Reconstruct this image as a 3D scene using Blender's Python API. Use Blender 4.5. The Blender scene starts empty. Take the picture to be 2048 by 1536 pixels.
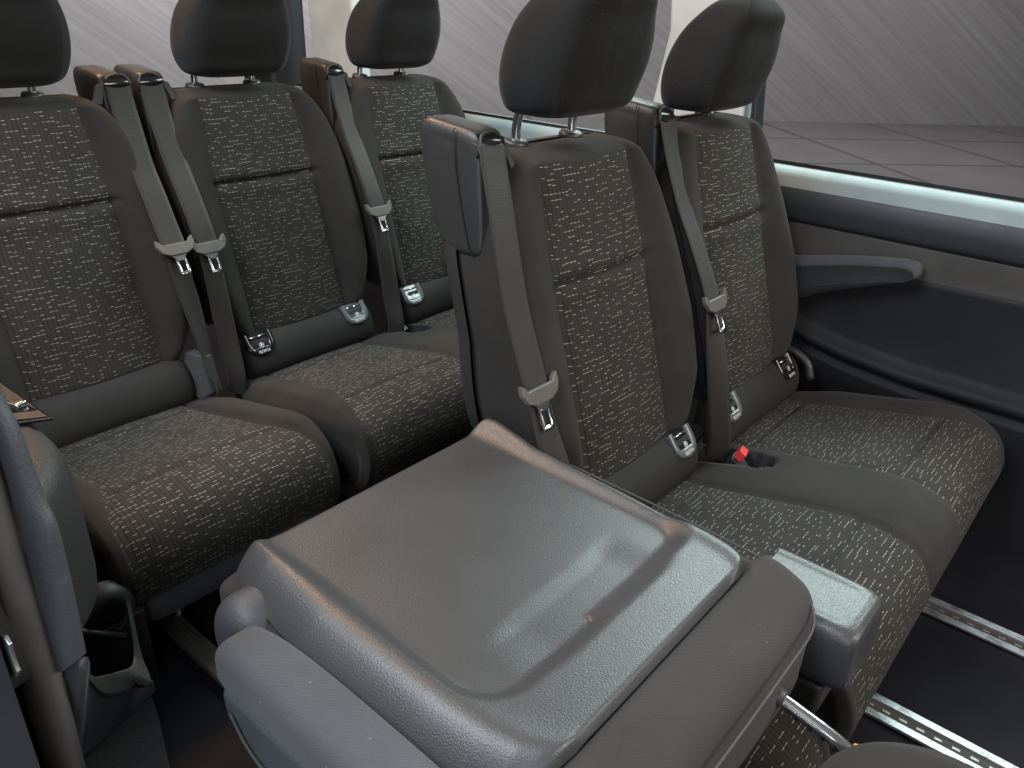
import bpy, math, random
from mathutils import Vector, Matrix
random.seed(7)
D = bpy.data
scene = bpy.context.scene
COL = scene.collection
PI = math.pi
R = math.radians

# ------------------------------------------------------------------ camera
cam_d = D.cameras.new('camera'); cam = D.objects.new('camera', cam_d); COL.objects.link(cam)
scene.camera = cam
yaw, pitch, roll = 0.8802, 0.4571, -0.0409
f = Vector((math.sin(yaw)*math.cos(pitch), math.cos(yaw)*math.cos(pitch), -math.sin(pitch)))
r0 = Vector((math.cos(yaw), -math.sin(yaw), 0)); d0 = f.cross(r0)
rr = math.cos(roll)*r0 + math.sin(roll)*d0
dd = -math.sin(roll)*r0 + math.cos(roll)*d0
M = Matrix((rr, -dd, -f)).transposed().to_4x4()
M.translation = Vector((-1.0777, -.6071, 1.0941))
cam.matrix_world = M
cam_d.sensor_width = 36; cam_d.lens = 36*1580.33/2048
cam_d.clip_start = .02; cam_d.clip_end = 200

# ------------------------------------------------------------------ world, lamps, exposure
world = D.worlds.new('World'); scene.world = world; world.use_nodes = True
bg = world.node_tree.nodes['Background']
bg.inputs[0].default_value = (.66, .63, .61, 1); bg.inputs[1].default_value = .19
def area(name, loc, target, size, sizey, power, color):
    l = D.lights.new(name, 'AREA'); l.shape = 'RECTANGLE'; l.size = size; l.size_y = sizey
    l.energy = power; l.color = color
    o = D.objects.new(name, l); COL.objects.link(o); o.location = loc
    o.rotation_euler = (Vector(target)-Vector(loc)).to_track_quat('-Z', 'Y').to_euler()
    return o
area('doorway_light', (-1.75, .55, 2.45), (-.35, .1, .45), 1.7, .9, 88, (.86, .93, 1))
area('window_light', (1.95, .25, 2.15), (.0, .0, .5), 2.2, .8, 112, (.84, 1, .97))
area('windscreen_light', (.2, -2.6, 1.8), (0, .3, .6), 1.6, .9, 62, (1, .94, .87))
area('roof_lamp', (-.35, 1.5, 2.1), (-.25, .55, .5), .4, .3, 24, (1, .60, .32))
area('doorway_low_fill', (-2.1, -1.3, 1.0), (-.8, .35, .4), 1.0, 1.0, 17, (.88, .93, 1))  # added fill lamp, brightens the doorway trim and near armrest
area('hall_light', (3.6, 8.6, 4.6), (6.2, 10.2, 1.2), 7.0, 1.5, 1250, (1, .98, .98))
area('hall_light', (8.5, .8, 5.5), (11.5, 3.8, 0), 5, 3, 600, (1, .97, .98))
scene.view_settings.view_transform = 'Standard'; scene.view_settings.look = 'None'
scene.view_settings.exposure = 0; scene.view_settings.gamma = 1
scene.view_settings.use_curve_mapping = False
scene.render.engine = 'CYCLES'

# ------------------------------------------------------------------ materials
class NT:
    def __init__(s, name):
        s.m = D.materials.new(name); s.m.use_nodes = True
        s.t = s.m.node_tree; s.b = s.t.nodes['Principled BSDF']
    def n(s, kind, **kw):
        n = s.t.nodes.new('ShaderNode'+kind)
        for k, v in kw.items():
            if k.startswith('i_'):
                key = k[2:]; key = int(key) if key.isdigit() else key
                n.inputs[key].default_value = v
            else: setattr(n, k, v)
        return n
    def l(s, a, b): s.t.links.new(a, b)
    def math(s, op, a, b=None, c=None):
        n = s.n('Math', operation=op)
        for i, v in enumerate((a, b, c)):
            if v is None: continue
            if isinstance(v, (int, float)): n.inputs[i].default_value = v
            else: s.l(v, n.inputs[i])
        return n.outputs[0]
    def noise(s, scale, detail=2, vec=None, rough=.5):
        n = s.n('TexNoise'); n.inputs['Scale'].default_value = scale
        n.inputs['Detail'].default_value = detail; n.inputs['Roughness'].default_value = rough
        if vec is not None: s.l(vec, n.inputs['Vector'])
        return n.outputs['Fac']
    def obj(s):
        return s.n('TexCoord').outputs['Object']
    def ramp(s, fac, stops):
        r = s.n('ValToRGB'); s.l(fac, r.inputs[0])
        e = r.color_ramp.elements
        while len(e) < len(stops): e.new(.5)
        for x, (p, c) in zip(e, stops):
            x.position = p; x.color = (*c, 1)
        return r.outputs[0]
    def mix(s, fac, a, b):
        n = s.n('Mix', data_type='RGBA')
        for i, v in ((0, fac), (6, a), (7, b)):
            if isinstance(v, (int, float)): n.inputs[i].default_value = v
            elif isinstance(v, tuple): n.inputs[i].default_value = (*v, 1)
            else: s.l(v, n.inputs[i])
        return n.outputs[2]
    def specks(s, col, v, scale, amount, tint):
        vo = s.n('TexVoronoi', feature='F1'); vo.inputs['Scale'].default_value = scale; s.l(v, vo.inputs['Vector'])
        sp = s.n('SeparateXYZ'); s.l(vo.outputs['Color'], sp.inputs[0])
        m = s.math('MULTIPLY', s.math('LESS_THAN', vo.outputs['Distance'], s.math('MULTIPLY_ADD', sp.outputs[1], .12, .03)), s.math('LESS_THAN', sp.outputs[0], amount))
        return s.mix(s.math('MULTIPLY', m, .7), col, tint)
    def bump(s, h, strength, dist, prev=None):
        n = s.n('Bump'); n.inputs['Strength'].default_value = strength; n.inputs['Distance'].default_value = dist
        s.l(h, n.inputs['Height'])
        if prev is not None: s.l(prev, n.inputs['Normal'])
        s.l(n.outputs[0], s.b.inputs['Normal']); return n.outputs[0]

def plain_fabric(name, col, weave=.9, direction='X', sheen=.05, rib=.0):
    t = NT(name); v = t.obj()
    big = t.noise(7, 3, v); fine = t.noise(1500, 1, v)
    w = t.n('TexWave', wave_type='BANDS', bands_direction=direction); w.inputs['Scale'].default_value = 314.0/weave
    w.inputs['Distortion'].default_value = .3; t.l(v, w.inputs['Vector'])
    k = t.math('ADD', t.math('MULTIPLY', fine, .55), t.math('MULTIPLY', big, .45))
    c = t.ramp(k, [(.3, tuple(x*.72 for x in col)), (.7, tuple(x*1.3 for x in col))])
    c2 = t.mix(t.math('MULTIPLY', w.outputs['Fac'], rib), c, tuple(x*.5 for x in col))
    c2 = t.specks(c2, v, 170, .035, tuple(min(1, x*4+.05) for x in col)); t.l(c2, t.b.inputs['Base Color'])
    t.b.inputs['Roughness'].default_value = .95; t.b.inputs['Specular IOR Level'].default_value = .06
    t.b.inputs['Sheen Weight'].default_value = sheen; t.b.inputs['Sheen Roughness'].default_value = .45
    b = t.bump(fine, .35, .0006); b = t.bump(w.outputs['Fac'], rib, .0004, b) if rib else b
    b = t.bump(t.noise(24, 2, v), .35, .005, b)
    return t.m

def pattern_fabric(name, col, thread):
    t = NT(name)
    uv = t.n('UVMap').outputs[0]; sep = t.n('SeparateXYZ'); t.l(uv, sep.inputs[0])
    cw, rh = .0086, .0042
    u = t.math('DIVIDE', sep.outputs[0], cw); v = t.math('DIVIDE', sep.outputs[1], rh)
    ci = t.math('FLOOR', u); ri = t.math('FLOOR', v)
    fu = t.math('FRACT', u); fv = t.math('FRACT', v)
    def hsh(a, b, seed):
        cb = t.n('CombineXYZ'); t.l(a, cb.inputs[0]); t.l(b, cb.inputs[1]); cb.inputs[2].default_value = seed
        w = t.n('TexWhiteNoise', noise_dimensions='3D'); t.l(cb.outputs[0], w.inputs[0]); return w.outputs['Value']
    # one dash group per staggered block of three columns
    bh = .0102
    bv = t.math('DIVIDE', sep.outputs[1], bh); br = t.math('FLOOR', bv); bf = t.math('FRACT', bv)
    cs = t.math('ADD', ci, t.math('MULTIPLY', br, 4.0))
    bc = t.math('FLOOR', t.math('DIVIDE', cs, 3.0)); lc = t.math('SUBTRACT', cs, t.math('MULTIPLY', bc, 3.0))
    ln = t.math('CEIL', t.math('MULTIPLY', t.math('POWER', hsh(bc, br, 2), 2.6), 3.0))
    s0 = t.math('FLOOR', t.math('MULTIPLY', hsh(bc, br, 1), t.math('SUBTRACT', 3.99, ln)))
    on = t.math('MULTIPLY', t.math('GREATER_THAN', lc, t.math('SUBTRACT', s0, .5)), t.math('LESS_THAN', lc, t.math('SUBTRACT', t.math('ADD', s0, ln), .5)))
    pos = t.math('MULTIPLY_ADD', hsh(bc, br, 3), .62, .19)
    inx = t.math('LESS_THAN', t.math('ABSOLUTE', t.math('SUBTRACT', fu, .5)), .40)
    iny = t.math('LESS_THAN', t.math('ABSOLUTE', t.math('SUBTRACT', bf, pos)), .037)
    dash = t.math('MULTIPLY', on, t.math('MULTIPLY', inx, iny))
    edge = t.math('ABSOLUTE', t.math('SUBTRACT', fu, .5))
    line = t.math('GREATER_THAN', edge, .452)
    o = t.obj()
    big = t.noise(9, 3, o); fine = t.noise(1400, 1, o)
    k = t.math('ADD', t.math('MULTIPLY', fine, .6), t.math('MULTIPLY', big, .4))
    c = t.ramp(k, [(.3, tuple(x*.75 for x in col)), (.7, tuple(x*1.3 for x in col))])
    c = t.mix(t.math('MULTIPLY', line, .8), c, tuple(x*.18 for x in col))
    thr = t.mix(hsh(ci, br, 5), thread, tuple(x*.62 for x in thread))
    c = t.mix(dash, c, thr)
    t.l(c, t.b.inputs['Base Color'])
    t.b.inputs['Roughness'].default_value = .95; t.b.inputs['Specular IOR Level'].default_value = .06
    t.b.inputs['Sheen Weight'].default_value = .04; t.b.inputs['Sheen Roughness'].default_value = .45
    hh = t.math('ADD', t.math('MULTIPLY', t.math('POWER', t.math('MULTIPLY', edge, 2.0), 4.0), -1.0), t.math('MULTIPLY', dash, .25))
    b = t.bump(hh, .6, .0011); b = t.bump(fine, .3, .0005, b)
    t.bump(t.noise(30, 2, o), .22, .004, b)
    return t.m

def plastic(name, col, rough=.45, grain=420, gs=.35, gd=.0006, spec=.5, worn=False):
    t = NT(name); v = t.obj()
    vo = t.n('TexVoronoi', feature='SMOOTH_F1'); vo.inputs['Scale'].default_value = grain; t.l(v, vo.inputs['Vector'])
    big = t.noise(6, 4, v)
    c = t.ramp(big, [(.3, tuple(x*.85 for x in col)), (.72, tuple(x*1.18 for x in col))])
    if gs >= .5:
        c = t.mix(t.math('MULTIPLY', t.math('SUBTRACT', 1.0, t.math('MULTIPLY', vo.outputs['Distance'], 1.6)), .55), tuple(x*1.15 for x in col), tuple(x*.35 for x in col)); c = t.mix(.5, c, t.ramp(big, [(.3, tuple(x*.85 for x in col)), (.72, tuple(x*1.18 for x in col))]))
    if worn:
        c = t.specks(c, v, 120, .05, tuple(x*3.5 for x in col))
        for ang, sc in ((24, 7), (-38, 9), (70, 6)):
            mp = t.n('Mapping'); t.l(v, mp.inputs[0]); mp.inputs['Rotation'].default_value = (0, 0, R(ang)); mp.inputs['Location'].default_value = (ang*.11, .3, 0)
            mp2 = t.n('Mapping'); t.l(mp.outputs[0], mp2.inputs[0]); mp2.inputs['Scale'].default_value = (sc, sc*40, 1)
            sc_ = t.noise(1.0, 1, mp2.outputs[0])
            c = t.mix(t.math('MULTIPLY', t.math('GREATER_THAN', sc_, .80), .35), c, tuple(x*2.6 for x in col))
        dn = t.ramp(t.noise(5, 5, v, .65), [(.35, (1, 1, 1)), (.75, (0, 0, 0))])
        c = t.mix(t.math('MULTIPLY', dn, .25), c, tuple(x*1.8 for x in col))
    t.l(c, t.b.inputs['Base Color'])
    rg = t.n('MapRange'); t.l(t.noise(14 if not worn else 7, 5, v), rg.inputs[0]); rg.inputs[3].default_value = rough*.85; rg.inputs[4].default_value = rough*1.2
    t.l(rg.outputs[0], t.b.inputs['Roughness']); t.b.inputs['Specular IOR Level'].default_value = spec
    if gs > 0:
        b = t.bump(vo.outputs['Distance'], gs, gd)
        t.bump(t.noise(grain*.6, 2, v), gs*.6, gd, b)
    return t.m

def metal(name, col, rough, worn=0):
    t = NT(name); t.b.inputs['Metallic'].default_value = 1
    v = t.obj(); c = t.ramp(t.noise(60, 3, v), [(.3, tuple(x*.8 for x in col)), (.7, col)])
    t.l(c, t.b.inputs['Base Color'])
    t.b.inputs['Roughness'].default_value = rough
    if worn:
        k = t.math('MULTIPLY', t.math('GREATER_THAN', t.noise(35, 6, v, .75), .56), worn)
        t.l(t.mix(k, c, (.25, .23, .20)), t.b.inputs['Base Color'])
    return t.m

FAB = plain_fabric('plain_seat_fabric', (.030, .0272, .025))
FABL = plain_fabric('pale_ribbed_fabric', (.082, .085, .094), weave=1.35, direction='DIAGONAL', sheen=.08, rib=.5)
FABR = plain_fabric('ribbed_seat_fabric', (.050, .046, .045), weave=1.35, direction='DIAGONAL', sheen=.08, rib=.5)
HEAD = plain_fabric('headrest_fabric', (.015, .0145, .014), weave=1.5, direction='Z', sheen=.06)
HEADB = plain_fabric('headrest_side_fabric', (.019, .0185, .018), weave=1.2, direction='DIAGONAL', sheen=.08)
PAT = pattern_fabric('dashed_seat_fabric', (.036, .033, .030), (.44, .42, .37))
ROLL = plastic('smooth_roll_fabric', (.025, .0235, .022), .75, 900, .25, .0004, .2)
BLACK = plastic('black_grained_plastic', (.024, .023, .022), .42, 620, .5, .0004, .5, True)
SHELL = plastic('grey_grained_shell_plastic', (.040, .041, .043), .40, 620, .7, .0004, .55, True)
DARK = plastic('dark_plastic', (.012, .012, .015), .5, 500, .2, .0004)
GLOSSB = plastic('gloss_black_plastic', (.01, .01, .011), .16, 300, 0, 0, .6)
TRIM = plastic('blue_grey_trim_plastic', (.050, .055, .065), .55, 420, .5, .0006)
TRIMD = plastic('dark_lower_trim_plastic', (.050, .052, .060), .5, 400, .4, .0006)
ARMS = plastic('armrest_side_plastic', (.030, .030, .031), .6, 600, .2, .0004, .3)
LEDGE = plastic('woven_ledge_trim', (.022, .0215, .023), .55, 700, .6, .0008)
OLIVE = plastic('olive_grained_trim', (.075, .08, .072), .55, 480, .9, .001)
WALLP = plastic('wall_trim_plastic', (.066, .061, .057), .6, 600, .3, .0005, .25)
WALLD = plastic('dark_wall_trim_plastic', (.016, .016, .018), .6, 600, .3, .0005, .22)
SILL = plastic('lit_sill_trim', (.19, .23, .235), .6, 600, .2, .0004, .6)  # window highlight on the sill put into its pale colour
SILL2 = plastic('dark_sill_trim', (.026, .028, .031), .5, 600, .2, .0004, .4)
PILLAR = plastic('pale_pillar_trim', (.46, .49, .47), .6, 500, .2, .0004)
RUBBER = plastic('rubber_seal', (.085, .082, .077), .6, 250, .25, .0006)
PAINT = plastic('body_paint', (.028, .031, .040), .38, 300, 0, 0, .5)
CHROME = metal('chrome', (.95, .95, .97), .2)
STEEL = metal('satin_steel', (.74, .76, .78), .2)
ALU = metal('aluminium_rail', (.80, .84, .83), .4, .45)
ALUD = metal('worn_rail_metal', (.55, .52, .48), .5)
BRONZE = plastic('brown_trim_panel', (.024, .019, .017), .45)
def simple(name, col, rough, spec=.5):
    t = NT(name); v = t.obj()
    t.l(t.ramp(t.noise(40, 3, v), [(.3, tuple(x*.85 for x in col)), (.7, tuple(min(1, x*1.12) for x in col))]), t.b.inputs['Base Color'])
    t.b.inputs['Roughness'].default_value = rough; t.b.inputs['Specular IOR Level'].default_value = spec
    return t.m
RED = simple('red_plastic', (.62, .045, .05), .4)
GUIDE = simple('satin_guide_plastic', (.10, .11, .11), .3, .6)
TAB = simple('grey_tab_plastic', (.05, .052, .053), .7, .25)
WHITE = simple('white_print', (.75, .76, .76), .5)
TONGUE = simple('tongue_holder_plastic', (.10, .093, .083), .45)
YELLOW = simple('yellow_clip_plastic', (.55, .33, .05), .5)
THREADD = simple('dark_seam_thread', (.012, .011, .010), .9, .1)
THREAD = simple('seam_thread', (.05, .046, .042), .8)

def belt_mat():
    t = NT('belt_webbing'); uv = t.n('UVMap').outputs[0]
    br = t.n('TexWave', wave_type='BANDS', bands_direction='Y'); t.l(uv, br.inputs['Vector']); br.inputs['Scale'].default_value = 120
    b2 = t.n('TexWave', wave_type='BANDS', bands_direction='X'); t.l(uv, b2.inputs['Vector']); b2.inputs['Scale'].default_value = 160
    k = t.math('MULTIPLY', br.outputs['Fac'], b2.outputs['Fac'])
    c = t.ramp(k, [(.0, (.008, .007, .006)), (.8, (.042, .033, .028))]); t.l(c, t.b.inputs['Base Color'])
    t.b.inputs['Roughness'].default_value = .5; t.b.inputs['Specular IOR Level'].default_value = .3
    t.b.inputs['Sheen Weight'].default_value = .15
    t.bump(k, .5, .0006); return t.m
BELT = belt_mat()

def carpet_mat():
    t = NT('carpet'); v = t.obj(); n = t.noise(900, 3, v, .7)
    t.l(t.ramp(n, [(.35, (.014, .014, .015)), (.7, (.10, .095, .10))]), t.b.inputs['Base Color'])
    t.b.inputs['Roughness'].default_value = 1; t.bump(n, 1, .003); return t.m
CARPET = carpet_mat()
def floor_mat():
    t = NT('vinyl_floor'); v = t.obj(); n = t.noise(3, 5, v); dz = t.n('Mix', data_type='RGBA')
    t.l(t.ramp(n, [(.35, (.006, .006, .009)), (.7, (.014, .014, .019))]), dz.inputs[6]); t.l(t.math('MULTIPLY', t.math('GREATER_THAN', t.noise(420, 3, v, .8), .70), t.noise(4, 3, v)), dz.inputs[0]); dz.inputs[7].default_value = (.10, .095, .085, 1); t.l(dz.outputs[2], t.b.inputs['Base Color'])
    t.b.inputs['Specular IOR Level'].default_value = .2
    rg = t.n('MapRange'); t.l(t.noise(9, 4, v), rg.inputs[0]); rg.inputs[3].default_value = .6; rg.inputs[4].default_value = .8
    t.l(rg.outputs[0], t.b.inputs['Roughness']); t.bump(t.noise(700, 2, v), .2, .0006); return t.m
VINYL = floor_mat()
def streak_mat():
    t = NT('brushed_hall_wall'); v = t.obj(); sp = t.n('SeparateXYZ'); t.l(v, sp.inputs[0])
    al = t.math('SUBTRACT', t.math('MULTIPLY', sp.outputs[0], .82), t.math('MULTIPLY', sp.outputs[2], .57))
    ac = t.math('ADD', t.math('MULTIPLY', sp.outputs[0], .57), t.math('MULTIPLY', sp.outputs[2], .82))
    def st(a, b, det):
        c = t.n('CombineXYZ'); t.l(t.math('MULTIPLY', al, a), c.inputs[0]); t.l(t.math('MULTIPLY', ac, b), c.inputs[1]); return t.noise(1.0, det, c.outputs[0], .6)
    k = t.math('ADD', t.math('MULTIPLY', st(.12, 1.6, 5), .45), t.math('MULTIPLY', st(.25, 14, 4), .55))
    t.l(t.ramp(k, [(.32, (.125, .118, .118)), (.68, (.20, .192, .195))]), t.b.inputs['Base Color'])
    t.b.inputs['Roughness'].default_value = .8; t.b.inputs['Specular IOR Level'].default_value = .05; return t.m
HALLW = streak_mat()
def tile_mat():
    t = NT('hall_floor_tiles'); v = t.obj(); br = t.n('TexBrick'); t.l(v, br.inputs['Vector'])
    br.offset = 0; br.inputs['Scale'].default_value = 1; br.inputs['Brick Width'].default_value = 1.9; br.inputs['Row Height'].default_value = 1.9
    br.inputs['Mortar Size'].default_value = .045; br.inputs['Mortar Smooth'].default_value = .4
    n = t.noise(1.4, 5, v); base = t.ramp(n, [(.3, (.088, .083, .083)), (.7, (.105, .099, .099))])
    c = t.mix(t.math('MULTIPLY', br.outputs['Fac'], .8), base, (.04, .037, .037)); t.l(c, t.b.inputs['Base Color'])
    t.b.inputs['Roughness'].default_value = .45; t.b.inputs['Specular IOR Level'].default_value = .3; return t.m
HALLF = tile_mat()
def glass_mat():
    t = NT('window_glass'); out = t.t.nodes['Material Output']
    tr = t.n('BsdfTransparent'); tr.inputs[0].default_value = (.93, .95, .95, 1)
    gl = t.n('BsdfGlossy'); gl.inputs['Roughness'].default_value = .02
    mx = t.n('MixShader'); mx.inputs[0].default_value = .006
    t.l(tr.outputs[0], mx.inputs[1]); t.l(gl.outputs[0], mx.inputs[2]); t.l(mx.outputs[0], out.inputs[0]); return t.m
GLASS = glass_mat()

# ------------------------------------------------------------------ helpers
def link_mesh(name, verts, faces, mats, parent=None, mi=None, uvs=None, smooth=True, loc=None):
    me = D.meshes.new(name); me.from_pydata([tuple(v) for v in verts], [], faces)
    if not isinstance(mats, (list, tuple)): mats = [mats]
    for m in mats: me.materials.append(m)
    if mi: me.polygons.foreach_set('material_index', mi)
    if smooth: me.polygons.foreach_set('use_smooth', [True]*len(me.polygons))
    if uvs is not None:
        l = me.uv_layers.new(name='UVMap')
        for lp in me.loops: l.data[lp.index].uv = uvs[lp.vertex_index]
    me.validate(); me.update()
    o = D.objects.new(name, me); COL.objects.link(o)
    if parent: o.parent = parent
    if loc: o.location = loc
    return o
def thing(name, label, cat, loc=(0, 0, 0), group=None):
    o = D.objects.new(name, None); COL.objects.link(o); o.location = loc; o.empty_display_size = .1
    o['label'] = label; o['category'] = cat
    if group: o['group'] = group
    return o
def grid(name, P, mats, parent=None, mi=None, uv=None, wrap=False, flip=False):
    """P[i][j]; wrap closes j"""
    n, m = len(P), len(P[0]); V = [p for r in P for p in r]; F = []; I = []
    for i in range(n-1):
        for j in range(m if wrap else m-1):
            j2 = (j+1) % m
            q = (i*m+j, i*m+j2, (i+1)*m+j2, (i+1)*m+j)
            F.append(q[::-1] if flip else q)
            if mi: I.append(mi(i, j))
    U = [uv[i][j] for i in range(n) for j in range(m)] if uv else None
    return link_mesh(name, V, F, mats, parent, I if mi else None, U)
def catmull(pts, n=8):
    out = []; P = [Vector(p) for p in pts]; P = [2*P[0]-P[1]] + P + [2*P[-1]-P[-2]]
    for i in range(1, len(P)-2):
        a, b, c, d = P[i-1:i+3]
        for k in range(n):
            t = k/n
            out.append(.5*((2*b)+(c-a)*t+(2*a-5*b+4*c-d)*t*t+(3*b-a-3*c+d)*t**3))
    out.append(P[-2].copy()); return out
def interp(tab, x):
    if x <= tab[0][0]: return tab[0][1]
    for (a, va), (b, vb) in zip(tab, tab[1:]):
        if x <= b:
            t = (x-a)/(b-a); return va+(vb-va)*t
    return tab[-1][1]
def sm(tab, n=10):
    """smooth table"""
    c = catmull([(a, b, 0) for a, b in tab], n); return [(p.x, p.y) for p in c]
def box(name, lo, hi, mat, parent=None, bevel=.004, seg=3, rot=None, loc=None, taper=None):
    c = [(lo[k]+hi[k])/2 for k in range(3)]
    V = []
    for z in (0, 1):
        for x, y in ((0, 0), (1, 0), (1, 1), (0, 1)):
            p = Vector(((lo[0], hi[0])[x], (lo[1], hi[1])[y], (lo[2], hi[2])[z]))
            if taper and z: p.x = c[0]+(p.x-c[0])*taper[0]; p.y = c[1]+(p.y-c[1])*taper[1]
            V.append(p)
    F = [(0, 3, 2, 1), (4, 5, 6, 7), (0, 1, 5, 4), (1, 2, 6, 5), (2, 3, 7, 6), (3, 0, 4, 7)]
    if rot:
        m = Matrix.Translation(c) @ rot.to_4x4() @ Matrix.Translation([-x for x in c]); V = [m @ v for v in V]
    o = link_mesh(name, V, F, mat, parent, smooth=False)
    if bevel: bev(o, bevel, seg)
    return o
def bev(o, w, seg=3, ang=30):
    b = o.modifiers.new('bevel', 'BEVEL'); b.width = w; b.segments = seg; b.limit_method = 'ANGLE'; b.angle_limit = R(ang)
    b.harden_normals = False
    o.data.polygons.foreach_set('use_smooth', [True]*len(o.data.polygons))
    wn = o.modifiers.new('wn', 'WEIGHTED_NORMAL'); wn.keep_sharp = True
def prism(name, poly, vec, mat, parent=None, bevel=.003, seg=3):
    """extrude a 3D polygon along vec"""
    n = len(poly); vec = Vector(vec)
    V = [Vector(p) for p in poly] + [Vector(p)+vec for p in poly]
    F = [tuple(range(n))[::-1], tuple(range(n, 2*n))] + [(i, (i+1) % n, n+(i+1) % n, n+i) for i in range(n)]
    o = link_mesh(name, V, F, mat, parent, smooth=False)
    import bmesh
    b = bmesh.new(); b.from_mesh(o.data); bmesh.ops.recalc_face_normals(b, faces=b.faces); b.to_mesh(o.data); b.free()
    if bevel: bev(o, bevel, seg)
    return o
def tube(name, pts, rad, mat, parent=None, n=16, caps=True):
    P = [Vector(p) for p in pts]; rings = []
    if not isinstance(rad, (list, tuple)): rad = [rad]*len(P)
    up = Vector((0, 0, 1))
    T0 = (P[1]-P[0]).normalized()
    if abs(T0.dot(up)) > .9: up = Vector((0, 1, 0))
    nx = T0.cross(up).normalized()
    for i, p in enumerate(P):
        T = (P[min(i+1, len(P)-1)]-P[max(i-1, 0)]).normalized()
        nx = (nx - T*nx.dot(T)).normalized(); ny = T.cross(nx)
        rings.append([p+rad[i]*(math.cos(a)*nx+math.sin(a)*ny) for a in [2*PI*k/n for k in range(n)]])
    V = [v for r in rings for v in r]; F = []
    for i in range(len(P)-1):
        for j in range(n):
            F.append((i*n+j, i*n+(j+1) % n, (i+1)*n+(j+1) % n, (i+1)*n+j))
    if caps:
        F.append(tuple(range(n))[::-1]); F.append(tuple(range(len(V)-n, len(V))))
    return link_mesh(name, V, F, mat, parent)
def ribbon(name, pts, wdirs, width, thick, mat, parent=None, n=8):
    P = catmull(pts, n); W = [w.normalized() for w in catmull(wdirs, n)]
    rows = []; uv = []; s = 0; K = 6
    for i, p in enumerate(P):
        if i: s += (p-P[i-1]).length
        T = (P[min(i+1, len(P)-1)]-P[max(i-1, 0)]).normalized(); w = (W[i]-T*W[i].dot(T)).normalized(); N = w.cross(T)
        row = []; u = []
        for k in range(K+1):
            a = k/K-.5; row.append(p+w*a*width+N*(thick/2)); u.append((a*width, s))
        for k in range(K+1):
            a = .5-k/K; row.append(p+w*a*width-N*(thick/2)); u.append((a*width, s))
        rows.append(row); uv.append(u)
    o = grid(name, rows, mat, parent, wrap=True, uv=uv); return o
def smoothstep(a, b, x):
    t = max(0, min(1, (x-a)/(b-a))); return t*t*(3-2*t)
def gauss(x, s): return math.exp(-(x/s)**2)

# ------------------------------------------------------------------ seat pieces (seat frame: x across, -y forward, z up from floor)
FZ = [(.325, .02), (.345, .0), (.36, 0.0), (.45, .024), (.57, .060), (.688, .0956), (.78, .121), (.863, .145)]
PW = [(.33, .128), (.36, .131), (.688, .129), (.80, .124), (.863, .118)]
WW = sm([(.325, .10), (.335, .150), (.36, .182), (.40, .208), (.45, .226), (.52, .237), (.60, .240), (.70, .240), (.76, .233), (.805, .219), (.835, .202), (.855, .184), (.868, .168)], 6)
BK = [(.33, .15), (.46, .178), (.61, .19), (.70, .212), (.755, .228), (.863, .285)]

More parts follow.
